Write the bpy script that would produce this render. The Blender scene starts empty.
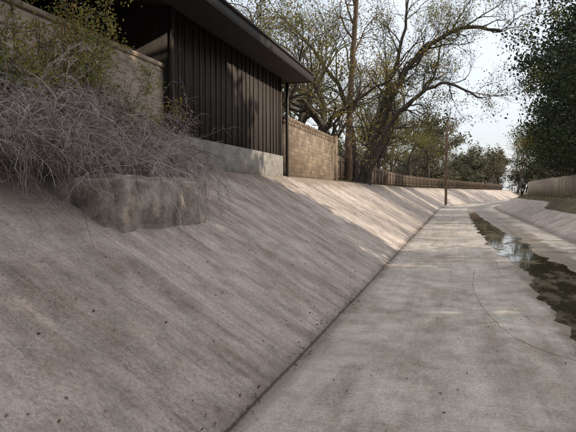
import bpy, math, random
import numpy as np
from mathutils import Vector, noise

SC = bpy.context.scene
SC.view_settings.view_transform = 'Standard'
SC.view_settings.look = 'None'
SC.view_settings.exposure = 0
R = math.radians

# ------------------------------------------------------------------ helpers
class MB:
    def __init__(s): s.v=[]; s.f=[]; s.m=[]; s.n=0
    def add(s, v, f, mat=0):
        v=np.asarray(v,float).reshape(-1,3); f=np.asarray(f,int).reshape(-1,4)
        s.v.append(v); s.f.append(f+s.n); s.m.append(np.full(len(f),mat)); s.n+=len(v)
    def tube(s, pts, radii, sides=5, mat=0):
        pts=np.asarray(pts,float); k=len(pts)
        t=np.gradient(pts,axis=0); t/=np.linalg.norm(t,axis=1)[:,None]+1e-9
        ref=np.array([0.31,0.87,0.2]) if abs(t[0][2])>0.6 else np.array([0.1,0.15,1.0])
        a=np.cross(t,ref); a/=np.linalg.norm(a,axis=1)[:,None]+1e-9
        b=np.cross(t,a)
        ang=np.arange(sides)*2*math.pi/sides
        r=np.asarray(radii,float)[:,None,None]
        v=pts[:,None,:]+r*(a[:,None,:]*np.cos(ang)[None,:,None]+b[:,None,:]*np.sin(ang)[None,:,None])
        i=np.arange(k-1)[:,None]*sides; j=np.arange(sides)[None,:]; j2=(j+1)%sides
        f=np.stack([i+j,i+j2,i+j2+sides,i+j+sides],-1).reshape(-1,4)
        s.add(v.reshape(-1,3),f,mat)
    def leaves(s, c, size, rng, mat=1, aspect=0.6, flat=0.0):
        c=np.asarray(c,float); n=len(c)
        a=rng.normal(size=(n,3)); a[:,2]*=(1-flat); a/=np.linalg.norm(a,axis=1)[:,None]+1e-9
        b=rng.normal(size=(n,3)); b[:,2]*=(1-flat); b=np.cross(a,np.cross(a,b)); b/=np.linalg.norm(b,axis=1)[:,None]+1e-9
        sz=(size*rng.uniform(0.6,1.35,size=n))[:,None]
        a=a*sz*0.5; b=b*sz*0.5*aspect
        v=np.stack([c-a,c-b*1.0+a*0.1,c+a,c+b*1.0+a*0.1],1).reshape(-1,3)
        s.add(v,np.arange(4*n).reshape(-1,4),mat)
    def box(s, x0,x1,y0,y1,z0,z1, mat=0):
        v=[(x0,y0,z0),(x1,y0,z0),(x1,y1,z0),(x0,y1,z0),(x0,y0,z1),(x1,y0,z1),(x1,y1,z1),(x0,y1,z1)]
        f=[(0,3,2,1),(4,5,6,7),(0,1,5,4),(1,2,6,5),(2,3,7,6),(3,0,4,7)]
        s.add(v,f,mat)
    def mesh(s, name, mats, smooth=False):
        v=np.concatenate(s.v); f=np.concatenate(s.f); m=np.concatenate(s.m)
        me=bpy.data.meshes.new(name)
        me.vertices.add(len(v)); me.vertices.foreach_set('co',v.ravel())
        me.loops.add(len(f)*4); me.loops.foreach_set('vertex_index',f.ravel().astype(np.int32))
        me.polygons.add(len(f)); me.polygons.foreach_set('loop_start',(np.arange(len(f))*4).astype(np.int32))
        me.polygons.foreach_set('loop_total',np.full(len(f),4,dtype=np.int32))
        for x in mats: me.materials.append(x)
        me.polygons.foreach_set('material_index',m.astype(np.int32))
        if smooth: me.polygons.foreach_set('use_smooth',np.ones(len(f),dtype=bool))
        me.update(calc_edges=True); me.validate()
        return me
def obj(name, me, parent=None, loc=(0,0,0), rot=0, sc=1):
    o=bpy.data.objects.new(name,me); SC.collection.objects.link(o)
    o.location=loc; o.rotation_euler=(0,0,rot); o.scale=(sc,sc,sc) if not hasattr(sc,'__len__') else sc
    if parent: o.parent=parent
    return o
def empty(name): 
    o=bpy.data.objects.new(name,None); SC.collection.objects.link(o); return o

class NT:
    def __init__(s,name):
        s.mat=bpy.data.materials.new(name); s.mat.use_nodes=True
        s.t=s.mat.node_tree; s.n=s.t.nodes; s.b=s.n['Principled BSDF']
    def new(s,ty,**kw):
        x=s.n.new(ty)
        for k,v in kw.items(): setattr(x,k,v)
        return x
    def link(s,a,b): s.t.links.new(a,b)
    def setin(s,x,k,v):
        if isinstance(v,bpy.types.NodeSocket): s.link(v,x.inputs[k])
        else: x.inputs[k].default_value=v
    def noise(s,vec,scale,detail=5,rough=0.6,mapscale=None,rot=None):
        if mapscale:
            m=s.new('ShaderNodeMapping'); m.inputs['Scale'].default_value=mapscale
            if rot: m.inputs['Rotation'].default_value=(0,0,rot)
            s.link(vec,m.inputs['Vector']); vec=m.outputs[0]
        x=s.new('ShaderNodeTexNoise'); x.inputs['Scale'].default_value=scale; x.inputs['Detail'].default_value=detail
        x.inputs['Roughness'].default_value=rough; s.link(vec,x.inputs['Vector']); return x.outputs['Fac']
    def ramp(s,fac,stops):
        x=s.new('ShaderNodeValToRGB'); e=x.color_ramp.elements
        while len(e)<len(stops): e.new(0.5)
        for i,(p,c) in enumerate(stops):
            e[i].position=p; e[i].color=(c[0],c[1],c[2],1) if hasattr(c,'__len__') else (c,c,c,1)
        s.link(fac,x.inputs[0]); return x.outputs[0]
    def mix(s,a,b,fac,mode='MIX'):
        x=s.new('ShaderNodeMix',data_type='RGBA',blend_type=mode)
        s.setin(x,0,fac); 
        for k,v in ((6,a),(7,b)):
            if isinstance(v,bpy.types.NodeSocket): s.link(v,x.inputs[k])
            else: x.inputs[k].default_value=(v[0],v[1],v[2],1)
        return x.outputs[2]
    def math(s,op,a,b=None,c=None):
        x=s.new('ShaderNodeMath',operation=op); s.setin(x,0,a)
        if b is not None: s.setin(x,1,b)
        if c is not None: s.setin(x,2,c)
        return x.outputs[0]
    def bump(s,h,strength,dist=0.02,prev=None):
        x=s.new('ShaderNodeBump'); x.inputs['Strength'].default_value=strength; x.inputs['Distance'].default_value=dist
        s.link(h,x.inputs['Height'])
        if prev: s.link(prev,x.inputs['Normal'])
        return x.outputs[0]
    def fin(s,col,rough=0.9,normal=None,spec=0.3):
        s.setin(s.b,'Base Color',col if isinstance(col,bpy.types.NodeSocket) else (*col,1))
        s.setin(s.b,'Roughness',rough); s.b.inputs['Specular IOR Level'].default_value=spec
        if normal: s.link(normal,s.b.inputs['Normal'])
        return s.mat

def G(v): return (v,v,v)
# ---------------------------------------------------------------- materials
def concrete_mat(name, base, kind):
    n=NT(name); tc=n.new('ShaderNodeTexCoord'); uv=tc.outputs['UV']; ob=tc.outputs['Object']
    big=n.noise(uv,0.35,4,0.6); med=n.noise(uv,2.6,8,0.68); fine=n.noise(ob,30,7,0.8)
    d=tuple(c*0.7 for c in base); l=tuple(min(1,c*1.22) for c in base)
    col=n.ramp(med,[(0.3,d),(0.52,base),(0.72,l)])
    col=n.mix(col,n.ramp(big,[(0.35,(0.80,0.79,0.77)),(0.5,G(0.97)),(0.65,(1.10,1.10,1.11))]),1.0,'MULTIPLY')
    if kind=='slope':
        st=n.noise(uv,1.0,8,0.72,(0.30,2.2,1))
        col=n.mix(col,n.ramp(st,[(0.34,(0.60,0.56,0.53)),(0.5,G(1.0)),(0.68,(1.18,1.17,1.16))]),0.7,'MULTIPLY')
        st2=n.noise(uv,1.0,6,0.6,(0.5,9,1))
        col=n.mix(col,n.ramp(st2,[(0.36,(0.80,0.77,0.75)),(0.5,G(1.0)),(0.66,G(1.08))]),0.6,'MULTIPLY')
        mo=n.noise(uv,1.1,9,0.72)
        col=n.mix(col,n.ramp(mo,[(0.38,(0.66,0.62,0.58)),(0.5,G(1.0)),(0.66,G(1.1))]),0.8,'MULTIPLY')
    else:
        st=n.noise(uv,1.0,6,0.65,(2.6,0.22,1))
        col=n.mix(col,n.ramp(st,[(0.35,(0.72,0.69,0.65)),(0.52,G(1.0)),(0.7,(1.12,1.1,1.08))]),0.8,'MULTIPLY')
        bl_=n.noise(uv,0.9,8,0.72,(1,0.6,1))
        col=n.mix(col,n.ramp(bl_,[(0.38,(0.66,0.62,0.57)),(0.5,G(1.0))]),0.8,'MULTIPLY')
    col=n.mix(col,n.ramp(fine,[(0.34,G(0.5)),(0.5,G(1.0)),(0.66,G(1.45))]),0.7,'MULTIPLY')
    vo=n.new('ShaderNodeTexVoronoi'); vo.inputs['Scale'].default_value=42; n.link(ob,vo.inputs['Vector'])
    sp=n.ramp(vo.outputs['Distance'],[(0.12,G(1.0)),(0.26,G(0.0))])
    pm=n.ramp(n.noise(uv,1.7,6,0.7),[(0.42,G(0.0)),(0.60,G(1.0))])
    spk=n.math('MULTIPLY',sp,pm)
    col=n.mix(col,(0.66,0.63,0.60),n.math('MULTIPLY',spk,0.8))
    pit=n.ramp(n.noise(uv,9,8,0.8),[(0.58,G(0.0)),(0.68,G(1.0))])
    col=n.mix(col,(0.10,0.08,0.065),n.math('MULTIPLY',pit,0.5))
    sep=n.new('ShaderNodeSeparateXYZ'); n.link(uv,sep.inputs[0]); S=sep.outputs[0]; Y=sep.outputs[1]
    wob=n.noise(uv,1.3,5,0.6)
    for toe,w in ((-1.58,0.14),(4.1,0.25)):
        dd=n.math('ABSOLUTE',n.math('SUBTRACT',S,toe))
        dd=n.math('SUBTRACT',dd,n.math('MULTIPLY',n.math('SUBTRACT',wob,0.42),w*1.8))
        g=n.ramp(dd,[(0.0,G(1.0)),(w,G(0.0))])
        col=n.mix(col,(0.10,0.082,0.066),n.math('MULTIPLY',g,0.6))
    if kind=='slope':
        wv=n.math('MULTIPLY',n.math('SUBTRACT',n.noise(uv,6,5,0.7),0.5),0.03)
        cr=n.ramp(n.math('ABSOLUTE',n.math('ADD',n.math('ADD',S,1.60),wv)),[(0.0,G(1.0)),(0.006,G(1.0)),(0.018,G(0.0))])
        col=n.mix(col,(0.04,0.03,0.025),n.math('MULTIPLY',cr,0.8))
    per=3.66 if kind=='slope' else 4.88
    fr=n.math('ABSOLUTE',n.math('SUBTRACT',n.math('FRACT',n.math('DIVIDE',n.math('ADD',Y,n.math('MULTIPLY',wob,0.03)),per)),0.5))
    j=n.ramp(fr,[(0.0,G(1.0)),(0.0035,G(1.0)),(0.006,G(0.0))])
    col=n.mix(col,(0.08,0.07,0.06),n.math('MULTIPLY',j,0.22 if kind=='slope' else 0.12))
    rough=0.92
    if kind=='slope':
        t=n.math('ADD',n.math('MULTIPLY',n.math('SUBTRACT',n.noise(uv,0.9,7,0.7),0.5),2.6),n.math('SUBTRACT',-4.95,S))
        soil=n.ramp(t,[(0.0,G(0.0)),(0.5,G(1.0))])
        col=n.mix(col,(0.16,0.125,0.095),n.math('MULTIPLY',soil,0.65))
    else:
        c=n.math('ABSOLUTE',n.math('SUBTRACT',S,2.2))
        c=n.math('SUBTRACT',c,n.math('MULTIPLY',n.math('SUBTRACT',n.noise(uv,0.8,7,0.65,(1,0.5,1)),0.5),2.4))
        wet=n.ramp(c,[(0.75,G(1.0)),(1.15,G(0.0))])
        col=n.mix(col,n.mix(col,(0.40,0.34,0.27),1.0,'MULTIPLY'),n.math('MULTIPLY',wet,0.8))
        rough=n.ramp(wet,[(0,G(0.92)),(1,G(0.55))])
    h=n.math('ADD',n.math('MULTIPLY',med,0.5),n.math('MULTIPLY',fine,0.8))
    nb=n.bump(h,0.7,0.02)
    return n.fin(col,rough,nb,0.25)
M_slope=concrete_mat('bank_concrete',(0.385,0.333,0.307),'slope')
M_floor=concrete_mat('floor_concrete',(0.40,0.362,0.332),'floor')

def simple(name, cols, scale=6, rough=0.9, bump=0.3, detail=6, mapscale=None, coord='Object', spec=0.3, dist=0.02):
    n=NT(name); tc=n.new('ShaderNodeTexCoord'); v=tc.outputs[coord]
    f=n.noise(v,scale,detail,0.65,mapscale)
    k=len(cols); col=n.ramp(f,[(0.32+0.38*i/(k-1),c) for i,c in enumerate(cols)])
    f2=n.noise(v,scale*9,4,0.7,mapscale)
    col=n.mix(col,n.ramp(f2,[(0.3,G(0.7)),(0.7,G(1.3))]),0.7,'MULTIPLY')
    return n.fin(col,rough,n.bump(n.math('ADD',f,f2),bump,dist),spec)
M_block=simple('weathered_concrete',[(0.12,0.10,0.085),(0.33,0.29,0.26),(0.52,0.475,0.435)],2.6,0.95,1.0,8)
M_found=simple('foundation_concrete',[(0.15,0.135,0.125),(0.225,0.21,0.195),(0.29,0.27,0.255)],3,0.9,0.3,mapscale=(1,1,2))
M_ground=simple('soil_and_dry_grass',[(0.05,0.042,0.026),(0.09,0.075,0.045),(0.14,0.115,0.07)],1.1,1.0,0.8,dist=0.05)
M_bark=simple('oak_bark',[(0.035,0.028,0.023),(0.065,0.053,0.042),(0.10,0.085,0.07)],5,0.95,0.8,mapscale=(2,2,0.5))
M_bark2=simple('reddish_bark',[(0.07,0.045,0.03),(0.12,0.078,0.05),(0.17,0.115,0.08)],5,0.95,0.8,mapscale=(2,2,0.5))
M_twig=simple('dry_twig',[(0.28,0.235,0.235),(0.45,0.39,0.385),(0.58,0.52,0.51)],3,0.9,0.1)
M_twigd=simple('dark_twig',[(0.06,0.045,0.04),(0.12,0.095,0.085),(0.18,0.145,0.13)],3,0.9,0.1)
M_siding=simple('dark_brown_siding',[(0.033,0.026,0.024),(0.05,0.04,0.036),(0.068,0.056,0.05)],1.5,0.75,0.15,mapscale=(3,3,0.4))
M_fascia=simple('fascia_paint',[(0.022,0.018,0.017),(0.032,0.027,0.025)],2,0.6,0.1)
M_soffit=simple('soffit',[(0.03,0.025,0.023),(0.04,0.034,0.03)],2,0.8,0.1)
M_roof=simple('shingle_roof',[(0.05,0.045,0.04),(0.08,0.072,0.065)],5,0.95,0.5)
M_wood=simple('grey_fence_wood',[(0.18,0.14,0.11),(0.28,0.225,0.18),(0.38,0.32,0.26)],2,0.9,0.3,mapscale=(3,3,0.4))
M_woodb=simple('brown_fence_wood',[(0.08,0.057,0.042),(0.13,0.095,0.07),(0.19,0.145,0.11)],2,0.9,0.3,mapscale=(3,3,0.4))
M_pole=simple('pole_wood',[(0.12,0.08,0.055),(0.20,0.14,0.10)],3,0.9,0.3,mapscale=(3,3,0.3))
M_glass=simple('dark_window_glass',[(0.01,0.012,0.014),(0.02,0.022,0.025)],1,0.08,0.0,spec=0.6)
M_metal=simple('dark_metal',[(0.03,0.028,0.027),(0.05,0.047,0.044)],3,0.5,0.1)
M_crack=simple('crack_dirt',[(0.09,0.075,0.06),(0.17,0.15,0.12)],8,1,0.1)

def brick(name,c1,c2,mort,bw=0.21,bh=0.075):
    n=NT(name); tc=n.new('ShaderNodeTexCoord'); sep=n.new('ShaderNodeSeparateXYZ'); n.link(tc.outputs['Object'],sep.inputs[0])
    cb=n.new('ShaderNodeCombineXYZ'); n.link(n.math('ADD',sep.outputs[1],sep.outputs[0]),cb.inputs[0]); n.link(sep.outputs[2],cb.inputs[1])
    b=n.new('ShaderNodeTexBrick'); n.link(cb.outputs[0],b.inputs['Vector'])
    b.inputs['Scale'].default_value=1; b.inputs['Brick Width'].default_value=bw; b.inputs['Row Height'].default_value=bh
    b.inputs['Mortar Size'].default_value=0.008; b.inputs['Mortar Smooth'].default_value=0.3; b.inputs['Bias'].default_value=0.0
    b.inputs['Color1'].default_value=(*c1,1); b.inputs['Color2'].default_value=(*c2,1); b.inputs['Mortar'].default_value=(*mort,1)
    f=n.noise(tc.outputs['Object'],1.6,6,0.7)
    col=n.mix(b.outputs['Color'],n.ramp(f,[(0.3,G(0.6)),(0.7,G(1.3))]),0.8,'MULTIPLY')
    inv=n.math('SUBTRACT',1.0,b.outputs['Fac'])
    return n.fin(col,0.9,n.bump(n.math('ADD',inv,n.math('MULTIPLY',n.noise(tc.outputs['Object'],40,4),0.4)),0.6,0.01),0.25)
M_brick=brick('tan_brick',(0.52,0.41,0.32),(0.30,0.22,0.17),(0.5,0.47,0.43))
M_brick2=brick('brown_brick',(0.25,0.19,0.14),(0.15,0.11,0.083),(0.14,0.12,0.10),0.4,0.15)

def leafmat(name,cols,scale=0.8,trans=0.35):
    n=NT(name); oi=n.new('ShaderNodeObjectInfo')
    tc=n.new('ShaderNodeTexCoord')
    f=n.noise(tc.outputs['Object'],scale,2,0.6); f2=n.noise(tc.outputs['Object'],scale*14,1,0.6)
    f=n.math('ADD',n.math('MULTIPLY',f,0.55),n.math('MULTIPLY',f2,0.45))
    f=n.math('ADD',f,n.math('MULTIPLY',n.math('SUBTRACT',oi.outputs['Random'],0.5),0.14))
    k=len(cols); col=n.ramp(f,[(0.36+0.28*i/(k-1),c) for i,c in enumerate(cols)])
    if trans<=0: return n.fin(col,0.8,None,0.2)
    n.fin(col,0.7,None,0.25)
    tr=n.new('ShaderNodeBsdfTranslucent'); n.link(n.mix(col,(1.5,1.4,0.7),1.0,'MULTIPLY'),tr.inputs['Color'])
    mx=n.new('ShaderNodeMixShader'); mx.inputs[0].default_value=trans
    n.link(n.b.outputs[0],mx.inputs[1]); n.link(tr.outputs[0],mx.inputs[2]); n.link(mx.outputs[0],n.n['Material Output'].inputs[0])
    return n.mat
L_oak=leafmat('oak_leaves',[(0.05,0.055,0.018),(0.10,0.10,0.03),(0.165,0.145,0.045),(0.20,0.14,0.055)],0.5,0.4)
L_jun=leafmat('juniper_foliage',[(0.014,0.022,0.011),(0.03,0.043,0.019),(0.052,0.065,0.027)],0.7,0)
L_bush=leafmat('shrub_leaves',[(0.09,0.13,0.035),(0.18,0.22,0.065),(0.28,0.28,0.10),(0.30,0.17,0.09)],1.5,0.4)
L_far=leafmat('distant_foliage',[(0.07,0.072,0.045),(0.12,0.11,0.065),(0.17,0.15,0.09)],0.25,0)
L_dead=leafmat('fallen_leaf',[(0.06,0.04,0.025),(0.13,0.085,0.05),(0.22,0.15,0.09)],3,0)

# ------------------------------------------------------------------ terrain
def off(y):
    if y<58: return 0.0
    if y<86: return 0.0035*(y-58)**2
    return 0.0035*28**2+0.196*(y-86)
CH=[(-5.95,2.22),(-5.85,2.36),(-5.6,2.34),(-1.58,0.0),(4.1,0.0),(6.1,1.10),(6.35,1.12),(6.42,1.0)]
GT=[(-600,3.2),(-60,2.6),(-9,2.34),(-6.3,2.31),(-5.9,2.26),(-5.7,2.2),(-1.7,-0.25),(4.2,-0.25),(6.3,0.95),(6.45,1.08),(7.2,1.28),(10.5,1.6),(60,2.2),(600,3)]
CHn=[(-5.95,2.22),(-5.85,2.36),(-5.6,2.34),(-1.58,0.0),(4.1,0.0),(5.5,0.72),(6.42,0.75)]
GTn=[(-600,3.2),(-60,2.6),(-9,2.34),(-6.3,2.31),(-5.9,2.26),(-5.7,2.2),(-1.7,-0.25),(4.2,-0.25),(5.45,0.55),(5.62,0.78),(6.5,1.35),(7.2,1.5),(10.5,1.6),(60,2.2),(600,3)]
def prof(tab,s): return float(np.interp(s,[a for a,_ in tab],[b for _,b in tab]))
def bl(y):
    t=min(max((y-39)/5,0),1); return t*t*(3-2*t)
def chz(s,y): k=bl(y); return prof(CH,s)*k+prof(CHn,s)*(1-k)
def gtz(s,y): k=bl(y); return prof(GT,s)*k+prof(GTn,s)*(1-k)
ys=np.concatenate([np.arange(-20,30,0.3),np.arange(30,80,1.0),np.arange(80,181,3)])
ss=np.array(sorted(set([-5.95,-5.85,-5.7,-5.6]+list(np.round(np.linspace(-5.45,-1.58,28),3))+[-1.50]+list(np.round(np.linspace(-1.3,4.1,24),3))+list(np.round(np.linspace(4.2,6.1,12),3))+[6.35,6.42])))
V=[];UV=[]
for y in ys:
    for s in ss:
        z=chz(s,y)
        nz=noise.noise(Vector((s*0.5,y*0.3,3)))*0.02+noise.noise(Vector((s*1.9,y*1.3,9)))*0.008
        if -1.58<s<4.1: nz=min(nz*0.15,0.0015)
        if abs(s+1.58)<0.01 : nz*=0.1
        wig=noise.noise(Vector((0,y*0.35,s*0.1+7)))*0.03 if -5.95<s<-1 else 0
        V.append((s+off(y)+wig,y,z+nz)); UV.append((s,y))
nS=len(ss); F=[];MI=[]
for i in range(len(ys)-1):
    for j in range(nS-1):
        F.append((i*nS+j,i*nS+j+1,(i+1)*nS+j+1,(i+1)*nS+j))
        mid=(ss[j]+ss[j+1])/2; MI.append(1 if -1.58<mid<4.1 else 0)
mb=MB(); mb.add(V,F); mb.m=[np.array(MI)]
me=mb.mesh('drainage_channel',[M_slope,M_floor])
uvl=me.uv_layers.new(name='UVMap'); li=np.zeros(len(me.loops),dtype=np.int32); me.loops.foreach_get('vertex_index',li)
uvl.data.foreach_set('uv',np.array(UV)[li].ravel())
for p in me.polygons: p.use_smooth=True
obj('drainage_channel',me)

gy=np.concatenate([[-300,-120,-60],np.arange(-30,60,0.8),np.arange(60,182,3),[200,240,300,400,600,900]])
gs=np.array([-600,-300,-150,-80,-50,-30,-20,-14,-11,-9.5,-8.5,-7.8,-7.2,-6.8,-6.5,-6.25,-6.05,-5.9,-5.7,-3.5,-1.7,1,4.2,5.45,5.62,5.85,6.1,6.3,6.45,6.7,7,7.5,8,8.7,9.5,10.5,12,15,20,30,50,80,150,300,600])
V=[];F=[]
for y in gy:
    for s in gs:
        z=gtz(s,y)
        if s<-6 or s>5.6:
            k=0.07+ (0.1 if abs(s)>8 else 0)
            z+=noise.noise(Vector((s*0.9,y*0.6,1)))*k
        V.append((s+off(min(y,180)),y,z))
nS=len(gs)
for i in range(len(gy)-1):
    for j in range(nS-1): F.append((i*nS+j,i*nS+j+1,(i+1)*nS+j+1,(i+1)*nS+j))
mb=MB(); mb.add(V,F); obj('ground',mb.mesh('ground',[M_ground],True))

# water
n=NT('shallow_water'); tc=n.new('ShaderNodeTexCoord'); o_=tc.outputs['Object']
n.fin((0.035,0.028,0.018),0.03,n.bump(n.noise(o_,7,3,0.5),0.06,0.01),0.5)
df=n.new('ShaderNodeBsdfDiffuse'); n.link(n.ramp(n.noise(o_,6,6,0.7),[(0.3,(0.06,0.05,0.035)),(0.7,(0.14,0.12,0.09))]),df.inputs[0])
mx=n.new('ShaderNodeMixShader'); n.link(n.ramp(n.noise(o_,1.0,7,0.7,(1.6,0.6,1)),[(0.50,G(0.0)),(0.58,G(0.85))]),mx.inputs[0])
n.link(n.b.outputs[0],mx.inputs[1]); n.link(df.outputs[0],mx.inputs[2]); n.link(mx.outputs[0],n.n['Material Output'].inputs[0])
M_water=n.mat
wl=[(-3,1.9),(2,1.7),(6,1.52),(8.07,1.42),(11,1.42),(13.6,1.6),(15.9,1.39),(20.2,1.14),(28,1.04),(42,1.03),(56,1.2),(64,1.5)]
wr=[(-3,2.1),(2,2.6),(6,3.0),(10,2.9),(13.1,2.6),(15.4,2.6),(16.9,2.25),(21.7,2.4),(28.3,2.04),(42,1.75),(56,1.7),(64,1.55)]
wy=np.arange(-3,64,0.12); A=[];Fq=[]
for i,y in enumerate(wy):
    l=np.interp(y,[a for a,_ in wl],[b for _,b in wl])+0.22*noise.fractal(Vector((y*0.9,0,0)),0.8,2,4)
    r=np.interp(y,[a for a,_ in wr],[b for _,b in wr])+0.25*noise.fractal(Vector((y*0.8,5,0)),0.8,2,4)
    if r<l+0.02: r=l+0.02
    o=off(y); A+= [(l+o,y,0.008),((l+r)/2+o,y,0.008),(r+o,y,0.008)]
    if i: b=3*i; Fq+=[(b-3,b-2,b+1,b),(b-2,b-1,b+2,b+1)]
mb=MB(); mb.add(A,Fq); obj('water',mb.mesh('water',[M_water]))

def ribbon(name,pts,w,z,mat,seed=0):
    P=[]; 
    for i in range(len(pts)-1):
        for t in np.linspace(0,1,14,endpoint=False):
            p0=np.array(pts[max(i-1,0)]);p1=np.array(pts[i]);p2=np.array(pts[i+1]);p3=np.array(pts[min(i+2,len(pts)-1)])
            P.append(0.5*((2*p1)+(-p0+p2)*t+(2*p0-5*p1+4*p2-p3)*t*t+(-p0+3*p1-3*p2+p3)*t**3))
    P=np.array(P); T=np.gradient(P,axis=0); N=np.stack([-T[:,1],T[:,0]],1); N/=np.linalg.norm(N,axis=1)[:,None]
    v=[];f=[]
    for i,(p,q) in enumerate(zip(P,N)):
        ww=w*(0.3+abs(noise.noise(Vector((i*0.4,seed,0))))*1.6); j=noise.noise(Vector((i*0.5,seed+4,0)))*0.03
        a=p+q*(ww/2+j);b=p+q*(-ww/2+j); v+=[(a[0],a[1],z),(b[0],b[1],z)]
        if i: k=2*i; f.append((k-2,k-1,k+1,k))
    m=MB(); m.add(v,f); obj(name,m.mesh(name,[mat]))
ribbon('floor_crack',[(0.45,13.5),(0.35,10.85),(0.49,8.7),(0.76,7.3),(1.23,6.56),(2.0,6.1)],0.011,0.005,M_crack,1)
ribbon('floor_crack',[(0.9,9.6),(1.05,8.4),(1.35,7.7),(1.8,7.2)],0.007,0.005,M_crack,5)

# --------------------------------------------------- concrete headwall block
def slope_z(x): return prof(CH,x)
me=bpy.data.meshes.new('concrete_headwall')
import bmesh
bm=bmesh.new()
x0,x1,y0,y1,z0,z1=-5.7,-3.82,5.7,8.4,0.9,2.02
bmesh.ops.create_cube(bm,size=1)
bmesh.ops.bevel(bm,geom=bm.edges[:],offset=0.06,segments=4,affect='EDGES')
for v in bm.verts: v.co=Vector((x0+(v.co.x+.5)*(x1-x0),y0+(v.co.y+.5)*(y1-y0),z0+(v.co.z+.5)*(z1-z0)))
bmesh.ops.subdivide_edges(bm,edges=[e for e in bm.edges if e.calc_length()>0.3],cuts=22,use_grid_fill=True)
bmesh.ops.triangulate(bm,faces=[f for f in bm.faces if len(f.verts)>4])
for v in bm.verts:
    c=v.co; k=noise.fractal(c*1.6,0.9,2,6); d=Vector((noise.noise(c*2.3+Vector((5,0,0))),noise.noise(c*2.3+Vector((0,9,0))),noise.noise(c*2.3)))
    c+=d*0.05+Vector((0.035*k,0.0,0.04*k))
    if c.z>1.6: c.x-= (c.z-1.6)*0.12
bm.to_mesh(me); bm.free(); me.materials.append(M_block)
for p in me.polygons: p.use_smooth=True
obj('concrete_headwall',me)

# ------------------------------------------------------------------- house
H=empty('ranch_house')
HX=-5.6
m=MB(); m.box(-16,HX,10.4,17.9,3.0,5.7); m.box(-16,-7.4,-14,10.4,2.5,5.7)
obj('siding_walls',m.mesh('siding_walls',[M_siding]),H)
m=MB()
y=10.4
while y<17.9:
    m.box(HX,HX+0.03,y,y+0.05,3.02,5.55); y+=0.305+random.Random(int(y*10)).choice([0,0,0.0,0.1])
y=-13.8
while y<10.3: m.box(-7.4,-7.37,y,y+0.05,2.6,5.55); y+=0.33
x=-15.8
while x<HX: m.box(x,x+0.05,17.9,17.93,3.02,5.55); x+=0.33
m.box(HX-0.02,HX+0.04,17.84,17.94,3.01,5.56); m.box(HX-0.05,HX+0.045,10.36,10.46,3.01,5.56)
obj('battens',m.mesh('battens',[M_siding]),H)
m=MB(); m.box(-15.9,HX+0.07,10.35,17.97,1.9,3.0); m.box(-15.9,-7.3,-14,10.35,1.9,2.5)
obj('foundation',m.mesh('foundation',[M_found]),H)
e=-4.72; yb=18.85; ya=-15; z0=5.55; zf=5.83; xl=-17
m=MB()
m.box(e-0.04,e,ya,yb,z0,zf); m.box(xl,e-0.04,yb-0.04,yb,z0,zf); m.box(xl,e-0.04,ya,ya+0.04,z0,zf)
obj('fascia',m.mesh('fascia',[M_fascia]),H)
m=MB(); m.add([(xl,ya+.04,z0+.03),(e-.04,ya+.04,z0+.03),(e-.04,yb-.04,z0+.03),(xl,yb-.04,z0+.03)],[(0,3,2,1)])
obj('soffit',m.mesh('soffit',[M_soffit]),H)
rx=-10.9; rz=7.0
m=MB(); ee=e+0.05
m.add([(ee,ya,zf),(ee,yb+.05,zf),(rx,yb-6,rz),(rx,ya+6,rz)],[(0,1,2,3)])
m.add([(xl,ya,zf),(xl,yb+.05,zf),(rx,yb-6,rz),(rx,ya+6,rz)],[(0,3,2,1)])
m.add([(ee,yb+.05,zf),(xl,yb+.05,zf),(rx,yb-6,rz),(rx,yb-6,rz)],[(0,1,2,3)])
m.add([(ee,ya,zf),(xl,ya,zf),(rx,ya+6,rz),(rx,ya+6,rz)],[(0,3,2,1)])
m.box(e,ee,ya,yb+.05,zf-0.035,zf-0.001)
me=m.mesh('roof',[M_roof]); obj('roof',me,H)
m=MB(); 
for yy in (-6,-1,4): m.box(-7.36,-7.33,yy,yy+1.6,3.6,5.0)
obj('windows',m.mesh('windows',[M_glass]),H)
m=MB()
for yy in (-6,-1,4):
    for a in ((yy-.08,yy,3.52,5.08),(yy+1.6,yy+1.68,3.52,5.08),(yy,yy+1.6,3.52,3.6),(yy,yy+1.6,5.0,5.08),(yy+.78,yy+.82,3.6,5.0)):
        m.box(-7.38,-7.31,a[0],a[1],a[2],a[3])
obj('window_frames',m.mesh('window_frames',[M_fascia]),H)
m=MB(); m.box(HX-0.02,HX+0.07,18.55,18.64,2.2,5.55)
obj('corner_post',m.mesh('corner_post',[M_metal]),H)
m=MB()
for k in range(7): m.box(-5.72,-5.69,18.0+0.08*k,18.03+0.08*k,2.35,4.05)
m.box(-5.73,-5.68,17.98,18.56,2.5,2.55); m.box(-5.73,-5.68,17.98,18.56,3.9,3.95)
obj('metal_gate',m.mesh('metal_gate',[M_metal]))

m=MB(); m.box(-5.98,-5.74,-14,10.34,1.9,4.33); m.box(-6.01,-5.71,-14,10.34,4.33,4.41)
obj('brick_garden_wall',m.mesh('brick_garden_wall',[M_brick]))
m=MB(); X0,X1=-5.98,-5.78
m.box(X0,X1,19.1,27.5,1.9,4.22)
for row in range(2):
    z=4.222+row*0.152; y=19.1+(row%2)*0.2
    while y<27.3: m.box(X0+0.003*row,X1-0.003*row,y,min(y+0.25,27.5),z,z+0.15); y+=0.4
m.box(X0-0.08,X1+0.08,27.503,27.9,1.9,4.6)
obj('pierced_brick_wall',m.mesh('pierced_brick_wall',[M_brick2]))

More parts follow.
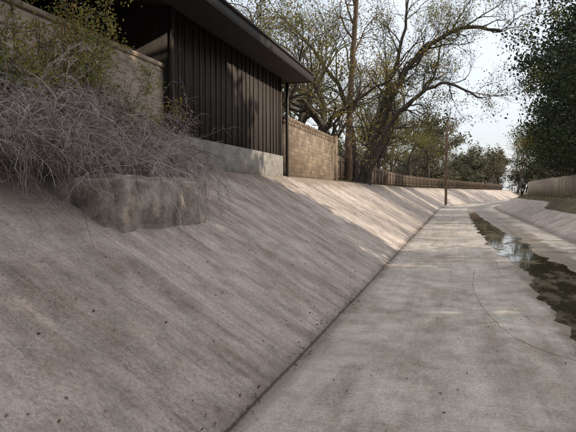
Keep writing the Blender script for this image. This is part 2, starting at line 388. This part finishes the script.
def picket(name,x,ya,yb,zb,h,mat,w=0.14,jit=0.03,rs=1,gap=0.012):
    rg=random.Random(rs); m=MB(); y=ya
    while y<yb:
        o=off(y); dz=rg.uniform(-jit,jit)+0.06*noise.noise(Vector((y*.15,rs,0)))
        m.box(x+o,x+o+0.02,y,y+w-gap,zb+0.05,zb+h+dz); y+=w
    y=ya
    while y<yb:
        o=off(y)
        m.box(x+o+0.06,x+o+0.15,y,y+0.09,zb-0.3,zb+h-0.05)
        o2=off(min(y+2.4,yb))
        for zz in (0.35,h-0.3):
            m.add([(x+o+.022,y,zb+zz),(x+o2+.022,min(y+2.4,yb),zb+zz),(x+o2+.022,min(y+2.4,yb),zb+zz+.09),(x+o+.022,y,zb+zz+.09),
                   (x+o+.058,y,zb+zz),(x+o2+.058,min(y+2.4,yb),zb+zz),(x+o2+.058,min(y+2.4,yb),zb+zz+.09),(x+o+.058,y,zb+zz+.09)],
                  [(0,1,2,3),(4,7,6,5),(3,2,6,7),(0,4,5,1)])
        y+=2.4
    obj(name,m.mesh(name,[mat]))
picket('wooden_fence',-6.6,28.0,170,2.3,1.6,M_woodb,rs=3)
picket('wooden_fence',7.6,24,140,1.4,1.55,M_wood,rs=4,w=0.34,gap=0.16,jit=0.05)

m=MB(); m.tube([(-1.0,66,0.3),(-0.98,66,5),(-0.93,66,9.7)],[0.15,0.13,0.10],10)
m.tube([(-0.93,66,9.7),(-0.93,66,9.72)],[0.10,0.001],10)
m.tube([(-1.12,65.86,2.0),(-1.1,65.86,8.5)],[0.03,0.03],6)
m.box(-1.0,-0.86,65.8,65.9,9.2,9.35)
obj('utility_pole',m.mesh('utility_pole',[M_pole],True))
m=MB(); m.tube([(-5.9,50,2.1),(-5.9,50,3.25),(-5.88,50,3.32)],[0.22,0.2,0.08],10); m.tube([(-5.88,50,3.32),(-5.88,50,3.33)],[0.08,0.001],10)
obj('tree_stump',m.mesh('tree_stump',[M_bark2],True))

# -------------------------------------------------------------------- trees
def nrm(v): return v/(np.linalg.norm(v)+1e-9)
def grow(mb,p,d,L,r,depth,rng,lp,wig=0.22,up=0.06,mind=0):
    ns=5 if depth>1 else 3
    pts=[p];dirs=[d]; step=L/ns
    for i in range(ns):
        d=nrm(d+rng.normal(size=3)*wig+np.array([0,0,up])); p=p+d*step; pts.append(p); dirs.append(d)
    r1=max(r*0.5,0.006)
    mb.tube(pts,np.linspace(r,r1,ns+1),6 if depth>3 else (4 if depth>1 else 3),0)
    if depth<=1:
        for i in range(1,ns+1): lp.append((pts[i],depth))
    if depth==0: return
    nc=int(rng.integers(3,5)) if depth>1 else 4
    for c in range(nc):
        t=rng.uniform(0.3,1.0) if c else 1.0
        k=min(int(t*ns),ns); base=pts[k]; dd=dirs[k]
        q=nrm(np.cross(dd,rng.normal(size=3))); a=rng.uniform(0.35,0.95) if c else rng.uniform(0.05,0.35)
        nd=nrm(dd*math.cos(a)+q*math.sin(a))
        rr=(r+(r1-r)*k/ns)*rng.uniform(0.5,0.72) if c else r1*0.95
        grow(mb,base,nd,L*rng.uniform(0.6,0.82),rr,depth-1,rng,lp,wig,up)
def leafify(mb,lp,rng,per,size,keep=1.0,spread=0.18,zmin=None):
    P=np.array([q for q,_ in lp]); 
    if keep<1:
        kk=np.array([noise.noise(Vector(q)*0.45) for q in P]); P=P[kk>np.quantile(kk,1-keep)]
    P=np.repeat(P,per,axis=0); P=P+rng.normal(size=P.shape)*spread
    mb.leaves(P,size,rng,1)
def oak(name,seed,height=11,r=0.24,per=3,size=0.12,keep=0.8,lean=(0,0),bark=M_bark,leaf=L_oak,depth=5):
    rng=np.random.default_rng(seed); mb=MB(); lp=[]
    th=height*0.26; pts=[np.array([0,0,-0.3])]; d=nrm(np.array([lean[0],lean[1],1.0]))
    for i in range(5):
        d=nrm(d+rng.normal(size=3)*0.07); pts.append(pts[-1]+d*(th+.3)/5)
    mb.tube(pts,[r*1.5,r*1.1,r,r*0.95,r*0.9,r*0.85],9,0)
    for c in range(4):
        a=c*1.57+rng.uniform(-.5,.5); t=rng.uniform(0.35,0.8) if c else 0.15
        nd=nrm(np.array([math.cos(a)*t,math.sin(a)*t,0.85])+np.array([lean[0],lean[1],0])*0.5)
        grow(mb,pts[-1 if c<3 else -2],nd,height*0.27,r*(0.62 if c else 0.75),depth-1,rng,lp)
    leafify(mb,lp,rng,per,size,keep)
    print(name,mb.n)
    return mb.mesh(name,[bark,leaf])
oA=oak('oak_a',3,11,per=3,size=0.115,keep=.8); oB=oak('oak_b',8,12,0.27,3,0.115,0.75,(0.15,0)); oC=oak('oak_c',21,9,0.18,4,0.12,0.95)
oBare=oak('oak_bare',33,12,0.22,1,0.11,0.6)
oFar=oak('tree_far',5,10,0.2,7,0.28,1.0,depth=4,leaf=L_far); oFar2=oak('tree_far2',6,9,0.2,5,0.26,0.9,depth=4,leaf=L_far)
oFar3=oak('tree_far3',44,12,0.2,3,0.22,0.8,(.1,.1),depth=4,leaf=L_far)

rng=np.random.default_rng(77); mb=MB(); lp=[]
def limb(pts,r0,r1,nch,L,dep=3,startt=0.4):
    pts=np.array(pts,float); P=[]
    for i in range(len(pts)-1):
        p0=pts[max(i-1,0)];p1=pts[i];p2=pts[i+1];p3=pts[min(i+2,len(pts)-1)]
        for t in np.linspace(0,1,6,endpoint=False):
            P.append(0.5*((2*p1)+(-p0+p2)*t+(2*p0-5*p1+4*p2-p3)*t*t+(-p0+3*p1-3*p2+p3)*t**3))
    P.append(pts[-1]); P=np.array(P); P[1:-1]+=rng.normal(size=P[1:-1].shape)*0.05
    rad=np.linspace(r0,r1,len(P)); mb.tube(P,rad,8,0)
    T=np.gradient(P,axis=0)
    for c in range(nch):
        t=startt+(1-startt)*c/(max(nch-1,1)); k=min(int(t*(len(P)-1)),len(P)-1); dd=nrm(T[k])
        q=nrm(np.cross(dd,rng.normal(size=3))); a=rng.uniform(0.4,1.0) if c<nch-1 else 0.2
        grow(mb,P[k],nrm(dd*math.cos(a)+q*math.sin(a)+np.array([0,0,.15])),L*rng.uniform(.7,1.2),max(rad[k]*0.5,0.03),dep,rng,lp)
limb([(0,0,-.3),(.5,.3,2.2),(1.5,.6,4.6),(3.3,.4,8.0),(6.0,-.6,9.6),(8.6,-1.2,9.2)],0.30,0.08,14,2.1,3)
limb([(-.1,.2,-.3),(.7,.6,3.2),(1.5,.9,6.0),(2.5,1.6,9.4),(2.9,1.8,12.6)],0.26,0.07,12,2.3,3)
limb([(.35,-.1,-.3),(1.2,-.4,2.3),(2.6,-.8,4.6),(5.2,-1.0,6.3),(7.6,-1.4,5.2)],0.22,0.05,11,1.7,3)
limb([(-.3,-.1,-.3),(-.5,-.3,3.0),(-1.3,-.6,6.2),(-3.4,-1.2,9.4),(-5.5,-1.0,11.5)],0.24,0.05,9,2.3,3)
limb([(0.8,.4,3.0),(2.6,2.2,5.2),(4.4,4,7.6),(5.0,6,10.5)],0.16,0.05,9,2.2,3,0.3)
leafify(mb,lp,rng,2,0.11,0.8,0.2)
obj('leaning_oak_tree',mb.mesh('leaning_oak_tree',[M_bark,L_oak]),loc=(-6.1,37.6,2.3))

rng=np.random.default_rng(9); mb=MB(); lp=[]
limb([(0,0,-.3),(.05,0,4),(.25,.1,8),(.55,.1,13),(.7,0,17)],0.24,0.09,12,2.2,3,0.45)
leafify(mb,lp,rng,2,0.12,0.8,0.2)
obj('tall_oak_tree',mb.mesh('tall_oak_tree',[M_bark2,L_oak]),loc=(-6.35,34.4,2.3))

def T(me,x,y,z=2.3,s=1.0,rot=0,name='oak_tree'): return obj(name,me,loc=(x+off(y),y,z),rot=rot,sc=s)
T(oB,-7.0,29.0,s=0.95,rot=0.6); T(oA,-9.5,25,s=1.0,rot=2); T(oBare,-8.4,32,s=1.05,rot=4)
T(oA,-9.0,43,s=1.1,rot=3.4); T(oBare,-6.9,46,s=0.9,rot=1); T(oC,-7.2,53,s=1.1,rot=5); T(oB,-8.5,60,s=1.0,rot=2.6)
T(oC,-8.0,70,s=1.2,rot=1.1); T(oA,-14,34,s=1.15,rot=5.1); T(oB,-18,24,s=1.2,rot=1.9); T(oC,-16,44,s=1.3,rot=2.9)
T(oB,-7.5,80,s=1.05,rot=4.1)
T(oBare,11.5,23.5,1.5,0.9,3.1); T(oBare,12.5,30,1.5,0.9,5.1); T(oB,12.0,36,1.5,0.8,1.1); T(oBare,13.5,48,1.5,1.0,4.4)  # out-of-view oaks, added to break up the sun on the left slope
T(oC,9.8,66,1.5,1.15,0.4); T(oA,9.4,80,1.5,1.0,1.4);T(oC,8.8,95,1.6,1.2,2.4); T(oA,9.5,112,1.6,1.2,0.4)

def juniper(name,seed,h=11,w=3.6,ncl=230,per=100,size=0.2,zb=0.04):
    rng=np.random.default_rng(seed); mb=MB()
    mb.tube([(0,0,-.3),(.1,0,h*.3),(0,.15,h*.6),(.05,0,h*.92)],[0.28,0.2,0.12,0.03],8,0)
    C=[]
    for i in range(ncl):
        z=zb+(1-zb)*rng.uniform(0,1.0)**0.85; prof_=math.sin(min((z-zb)*1.02+0.16,1)*math.pi)**0.6
        a=rng.uniform(0,2*math.pi); lump=1+0.6*noise.noise(Vector((math.cos(a)*1.5,math.sin(a)*1.5,z*4+seed)))
        rr=w*prof_*lump*rng.uniform(0.25,1.0)**0.5; c=np.array([math.cos(a)*rr,math.sin(a)*rr,z*h])
        b=np.array([0,0,max(z*h-rr*0.5,0.3)]); mb.tube([b,(b+c)/2+rng.normal(size=3)*.1,c],[0.05,0.03,0.01],3,0)
        s=rng.uniform(.3,.62); C.append(c+rng.normal(size=(per,3))*np.array([s,s,s*0.55]))
    mb.leaves(np.concatenate(C),size,rng,1,0.5)
    return mb.mesh(name,[M_bark,L_jun])
jB=juniper('juniper_b',2,12,4.3,330,95,0.18,0.15)
jShade=juniper('juniper_shade',3,13,4.8,280,60,0.5,0.0)
J=lambda me,x,y,s,r: T(me,x,y,1.4,s,r,'juniper_tree')
J(jB,10.4,41,1.45,0.5); J(jB,11.6,55,1.35,2); J(jB,12.6,70,1.2,4)
for i,(x,y) in enumerate([(13.5,-20),(12.8,-13.5),(13.5,-7),(12.8,-1),(13.4,4.8),(12.8,10.6),(13.2,15.2)]):  # unseen row added beside the camera to keep sun off the foreground
    J(jShade,x,y,1.15+0.06*(i%2),i*1.3)

D=empty('distant_trees'); rg=random.Random(4)
for i in range(50):
    y=rg.uniform(95,200); x=rg.uniform(-45,55)
    if abs(x)<9.0: x=math.copysign(9.0+rg.random()*8,x)
    obj('tree_%02d'%i,rg.choice([oFar,oFar2,oFar3]),D,(x+off(y),y,2.0),rg.uniform(0,6.28),rg.uniform(0.8,1.6))
for i in range(30):
    y=rg.uniform(186,215); x=-6+i*2.5
    s=rg.uniform(1.1,1.9); obj('tree_e%02d'%i,rg.choice([oFar,oFar2,oFar3]),D,(x,y,2.0-2.6*s*(i%2)),rg.uniform(0,6.28),s)
for i in range(80):
    y=rg.uniform(95,185); x=rg.uniform(-30,60)
    if abs(x-off(y))<8.2: continue
    s=rg.uniform(.7,1.2)
    obj('thicket_%02d'%i,rg.choice([oFar,oFar2]),D,(x,y,2.0-3.2*s),rg.uniform(0,6.28),(s*1.2,s*1.2,s))
for i in range(20):
    y=rg.uniform(50,110); x=rg.uniform(-45,-14)
    obj('tree_b%02d'%i,rg.choice([oFar,oFar2,oFar3]),D,(x,y,2.0),rg.uniform(0,6.28),rg.uniform(0.9,1.2))

# ----------------------------------------------------------------- shrubs
rng=np.random.default_rng(5); mb=MB()
def stem(p,d,L,r,g,depth,mat):
    ns=7; pts=[p]; st=L/ns
    for i in range(ns):
        d=nrm(d+rng.normal(size=3)*0.24+np.array([0,0,-g*(i+1)/ns])); p=p+d*st
        if p[2]<slope_z(min(p[0],3.9))+0.02 and p[0]<-1.6: p[2]=slope_z(p[0])+0.02
        if p[0]<-5.7: p[0]=-5.7
        pts.append(p.copy())
    mb.tube(pts,np.linspace(r,r*0.45,ns+1),3,mat)
    if depth:
        for c in range(8):
            k=rng.integers(1,ns+1); dd=nrm(pts[k]-pts[k-1]); a=rng.uniform(.5,1.3); q=nrm(np.cross(dd,rng.normal(size=3)))
            stem(pts[k].copy(),nrm(dd*math.cos(a)+q*math.sin(a)),L*rng.uniform(.18,.42),r*0.6,g*0.9,depth-1,mat)
for i in range(430):
    y=rng.uniform(4.0,8.6); x=rng.uniform(-5.5,-4.4); z=2.0 if y>5.6 and y<8.5 else 2.2
    side=rng.uniform(-0.6,0.8)+ (y-6.4)*0.14
    d=nrm(np.array([rng.uniform(-0.1,0.75),side,rng.uniform(0.3,1.4)]))
    stem(np.array([x,y,z]),d,rng.uniform(0.8,1.95)*(1.0 if y<7.6 else .85),rng.uniform(.0035,.007),rng.uniform(.15,.6),2 if i%3==0 else 1, 0 if rng.random()<.85 else 1)
# tangled interior of the mound: stems starting part-way up, arching out and drooping over the block
for i in range(420):
    y=rng.uniform(4.6,8.7); hump=max(0.15,1.15-((y-6.6)/2.3)**2)
    x=rng.uniform(-5.5,-4.5); z=2.1+rng.uniform(0,1.0)*hump
    d=nrm(np.array([rng.uniform(-.1,.9),rng.uniform(-.8,.8),rng.uniform(-.2,.9)]))
    stem(np.array([x,y,z]),d,rng.uniform(0.5,1.15),rng.uniform(.003,.0055),rng.uniform(.3,.9),2 if i%4==0 else 1,0 if rng.random()<.82 else 1)
obj('dry_twiggy_shrub',mb.mesh('dry_twiggy_shrub',[M_twig,M_twigd]))
print('shrub',mb.n)

mb=MB(); lp=[]
rng=np.random.default_rng(15)
for i in range(28):
    p=np.array([rng.uniform(-5.6,-5.0),rng.uniform(4.6,7.9),2.2]); d=nrm(np.array([rng.uniform(-.1,.35),rng.uniform(-.4,.3),1.0]))
    pts=[p]
    top=rng.uniform(1.6,2.55)-abs(p[1]-6.5)*0.22
    for k in range(8): d=nrm(d+rng.normal(size=3)*.14); pts.append(pts[-1]+d*top/8)
    mb.tube(pts,np.linspace(.014,.004,9),4,0)
    for k in range(4,9):
        for c in range(5):
            q=nrm(rng.normal(size=3)+np.array([.2,0,.3])); e_=pts[k]+q*rng.uniform(.2,.5); mb.tube([pts[k],(pts[k]+e_)/2+rng.normal(size=3)*.02,e_],[.005,.004,.002],3,0)
            for t in np.linspace(.3,1,6): lp.append(pts[k]+(e_-pts[k])*t)
P=np.repeat(np.array(lp),4,axis=0); P=P+rng.normal(size=P.shape)*0.05; mb.leaves(P,0.042,rng,1,0.55)
obj('leafy_shrub',mb.mesh('leafy_shrub',[M_twigd,L_bush]))

mb=MB(); P=[]
for i in range(50):
    c=np.array([rng.uniform(-5.7,-5.3),rng.uniform(1.5,5.4),rng.uniform(2.3,3.0)]); P.append(c+rng.normal(size=(80,3))*.12)
    mb.tube([(c[0],c[1],2.1),c],[.01,.004],3,0)
mb.leaves(np.concatenate(P),0.06,rng,1,0.5); obj('wall_shrub',mb.mesh('wall_shrub',[M_twigd,L_bush]))

mb=MB(); P=[]
for i in range(8500):
    k=rng.random()
    if k<0.22: s=rng.uniform(-5.6,-1.6); y=rng.uniform(1,40)
    elif k<0.42: s=-1.58+rng.normal()*0.07; y=rng.uniform(1,45)
    elif k<0.76: s=-5.45+abs(rng.normal())*0.42; y=rng.uniform(2,60)
    elif k<0.86: s=rng.uniform(-1.5,4.1); y=rng.uniform(1.5,40)
    else: s=rng.uniform(3.4,6.1); y=rng.uniform(5,60)
    if noise.noise(Vector((s*1.2,y*0.7,2)))<-0.12 and rng.random()<.8: continue
    if -5.7<s<-3.75 and 5.6<y<8.6: continue
    z=max(chz(s,y),gtz(s,y))
    P.append((s+off(y),y,z+0.015))
mb.leaves(np.array(P),0.033,rng,0,0.5,0.75); obj('fallen_leaves',mb.mesh('fallen_leaves',[L_dead]))
mb=MB(); P=[]
for i in range(22000):
    if rng.random()<.5: s=rng.normal()*0.2-6.1; 
    else: s=rng.uniform(6.5,9.5)
    y=rng.uniform(18,110)
    P.append((s+off(y),y,gtz(s,y)+abs(rng.normal())*0.08+0.03))
mb.leaves(np.array(P),0.10,rng,0,0.35); obj('bank_grass',mb.mesh('bank_grass',[L_far]))

# ------------------------------------------------------------ light, camera
EL,AZ=27,80
W=bpy.data.worlds.new('World'); SC.world=W; W.use_nodes=True
nt=W.node_tree; sky=nt.nodes.new('ShaderNodeTexSky'); sky.sky_type='NISHITA'; sky.sun_disc=False
sky.sun_elevation=R(EL); sky.sun_rotation=R(AZ); sky.air_density=1.0; sky.dust_density=2.0; sky.ozone_density=1.0
bg=nt.nodes['Background']; bg.inputs[1].default_value=0.15
tc=nt.nodes.new('ShaderNodeTexCoord'); mp=nt.nodes.new('ShaderNodeMapping'); mp.inputs['Scale'].default_value=(1,1,3)
nz=nt.nodes.new('ShaderNodeTexNoise'); nz.inputs['Scale'].default_value=2.2; nz.inputs['Detail'].default_value=6
nt.links.new(tc.outputs['Generated'],mp.inputs[0]); nt.links.new(mp.outputs[0],nz.inputs['Vector'])
cr=nt.nodes.new('ShaderNodeValToRGB'); cr.color_ramp.elements[0].position=0.3; cr.color_ramp.elements[0].color=(.5,.5,.5,1); cr.color_ramp.elements[1].position=0.65; cr.color_ramp.elements[1].color=(.88,.88,.88,1)
nt.links.new(nz.outputs['Fac'],cr.inputs[0])
sp=nt.nodes.new('ShaderNodeSeparateXYZ'); nt.links.new(tc.outputs['Generated'],sp.inputs[0])
vr=nt.nodes.new('ShaderNodeValToRGB'); E=vr.color_ramp.elements; E[0].position=0.0; E[0].color=(.54,.55,.57,1); E[1].position=0.75; E[1].color=(1.0,0.99,0.97,1)
x_=E.new(0.3); x_.color=(.54,.575,.62,1)
nt.links.new(sp.outputs[2],vr.inputs[0])
ml=nt.nodes.new('ShaderNodeVectorMath'); ml.operation='SCALE'; ml.inputs['Scale'].default_value=13.5; nt.links.new(vr.outputs[0],ml.inputs[0])
mx=nt.nodes.new('ShaderNodeMix'); mx.data_type='RGBA'; nt.links.new(cr.outputs[0],mx.inputs[0]); nt.links.new(sky.outputs[0],mx.inputs[6]); nt.links.new(ml.outputs[0],mx.inputs[7])
nt.links.new(mx.outputs[2],bg.inputs[0])
sun=bpy.data.lights.new('sun','SUN'); sun.energy=5.0; sun.angle=R(0.53); sun.color=(1.0,0.88,0.69)
so=bpy.data.objects.new('sun',sun); SC.collection.objects.link(so)
dv=Vector((math.sin(R(AZ))*math.cos(R(EL)),math.cos(R(AZ))*math.cos(R(EL)),math.sin(R(EL))))
so.rotation_euler=dv.to_track_quat('Z','Y').to_euler()
cam=bpy.data.cameras.new('camera'); cam.lens=35; cam.sensor_width=36; cam.clip_end=3000; cam.clip_start=0.05
co=bpy.data.objects.new('camera',cam); SC.collection.objects.link(co); co.location=(0,0,1.8)
co.rotation_euler=(R(90-2.46),0,R(16.6)); SC.camera=co
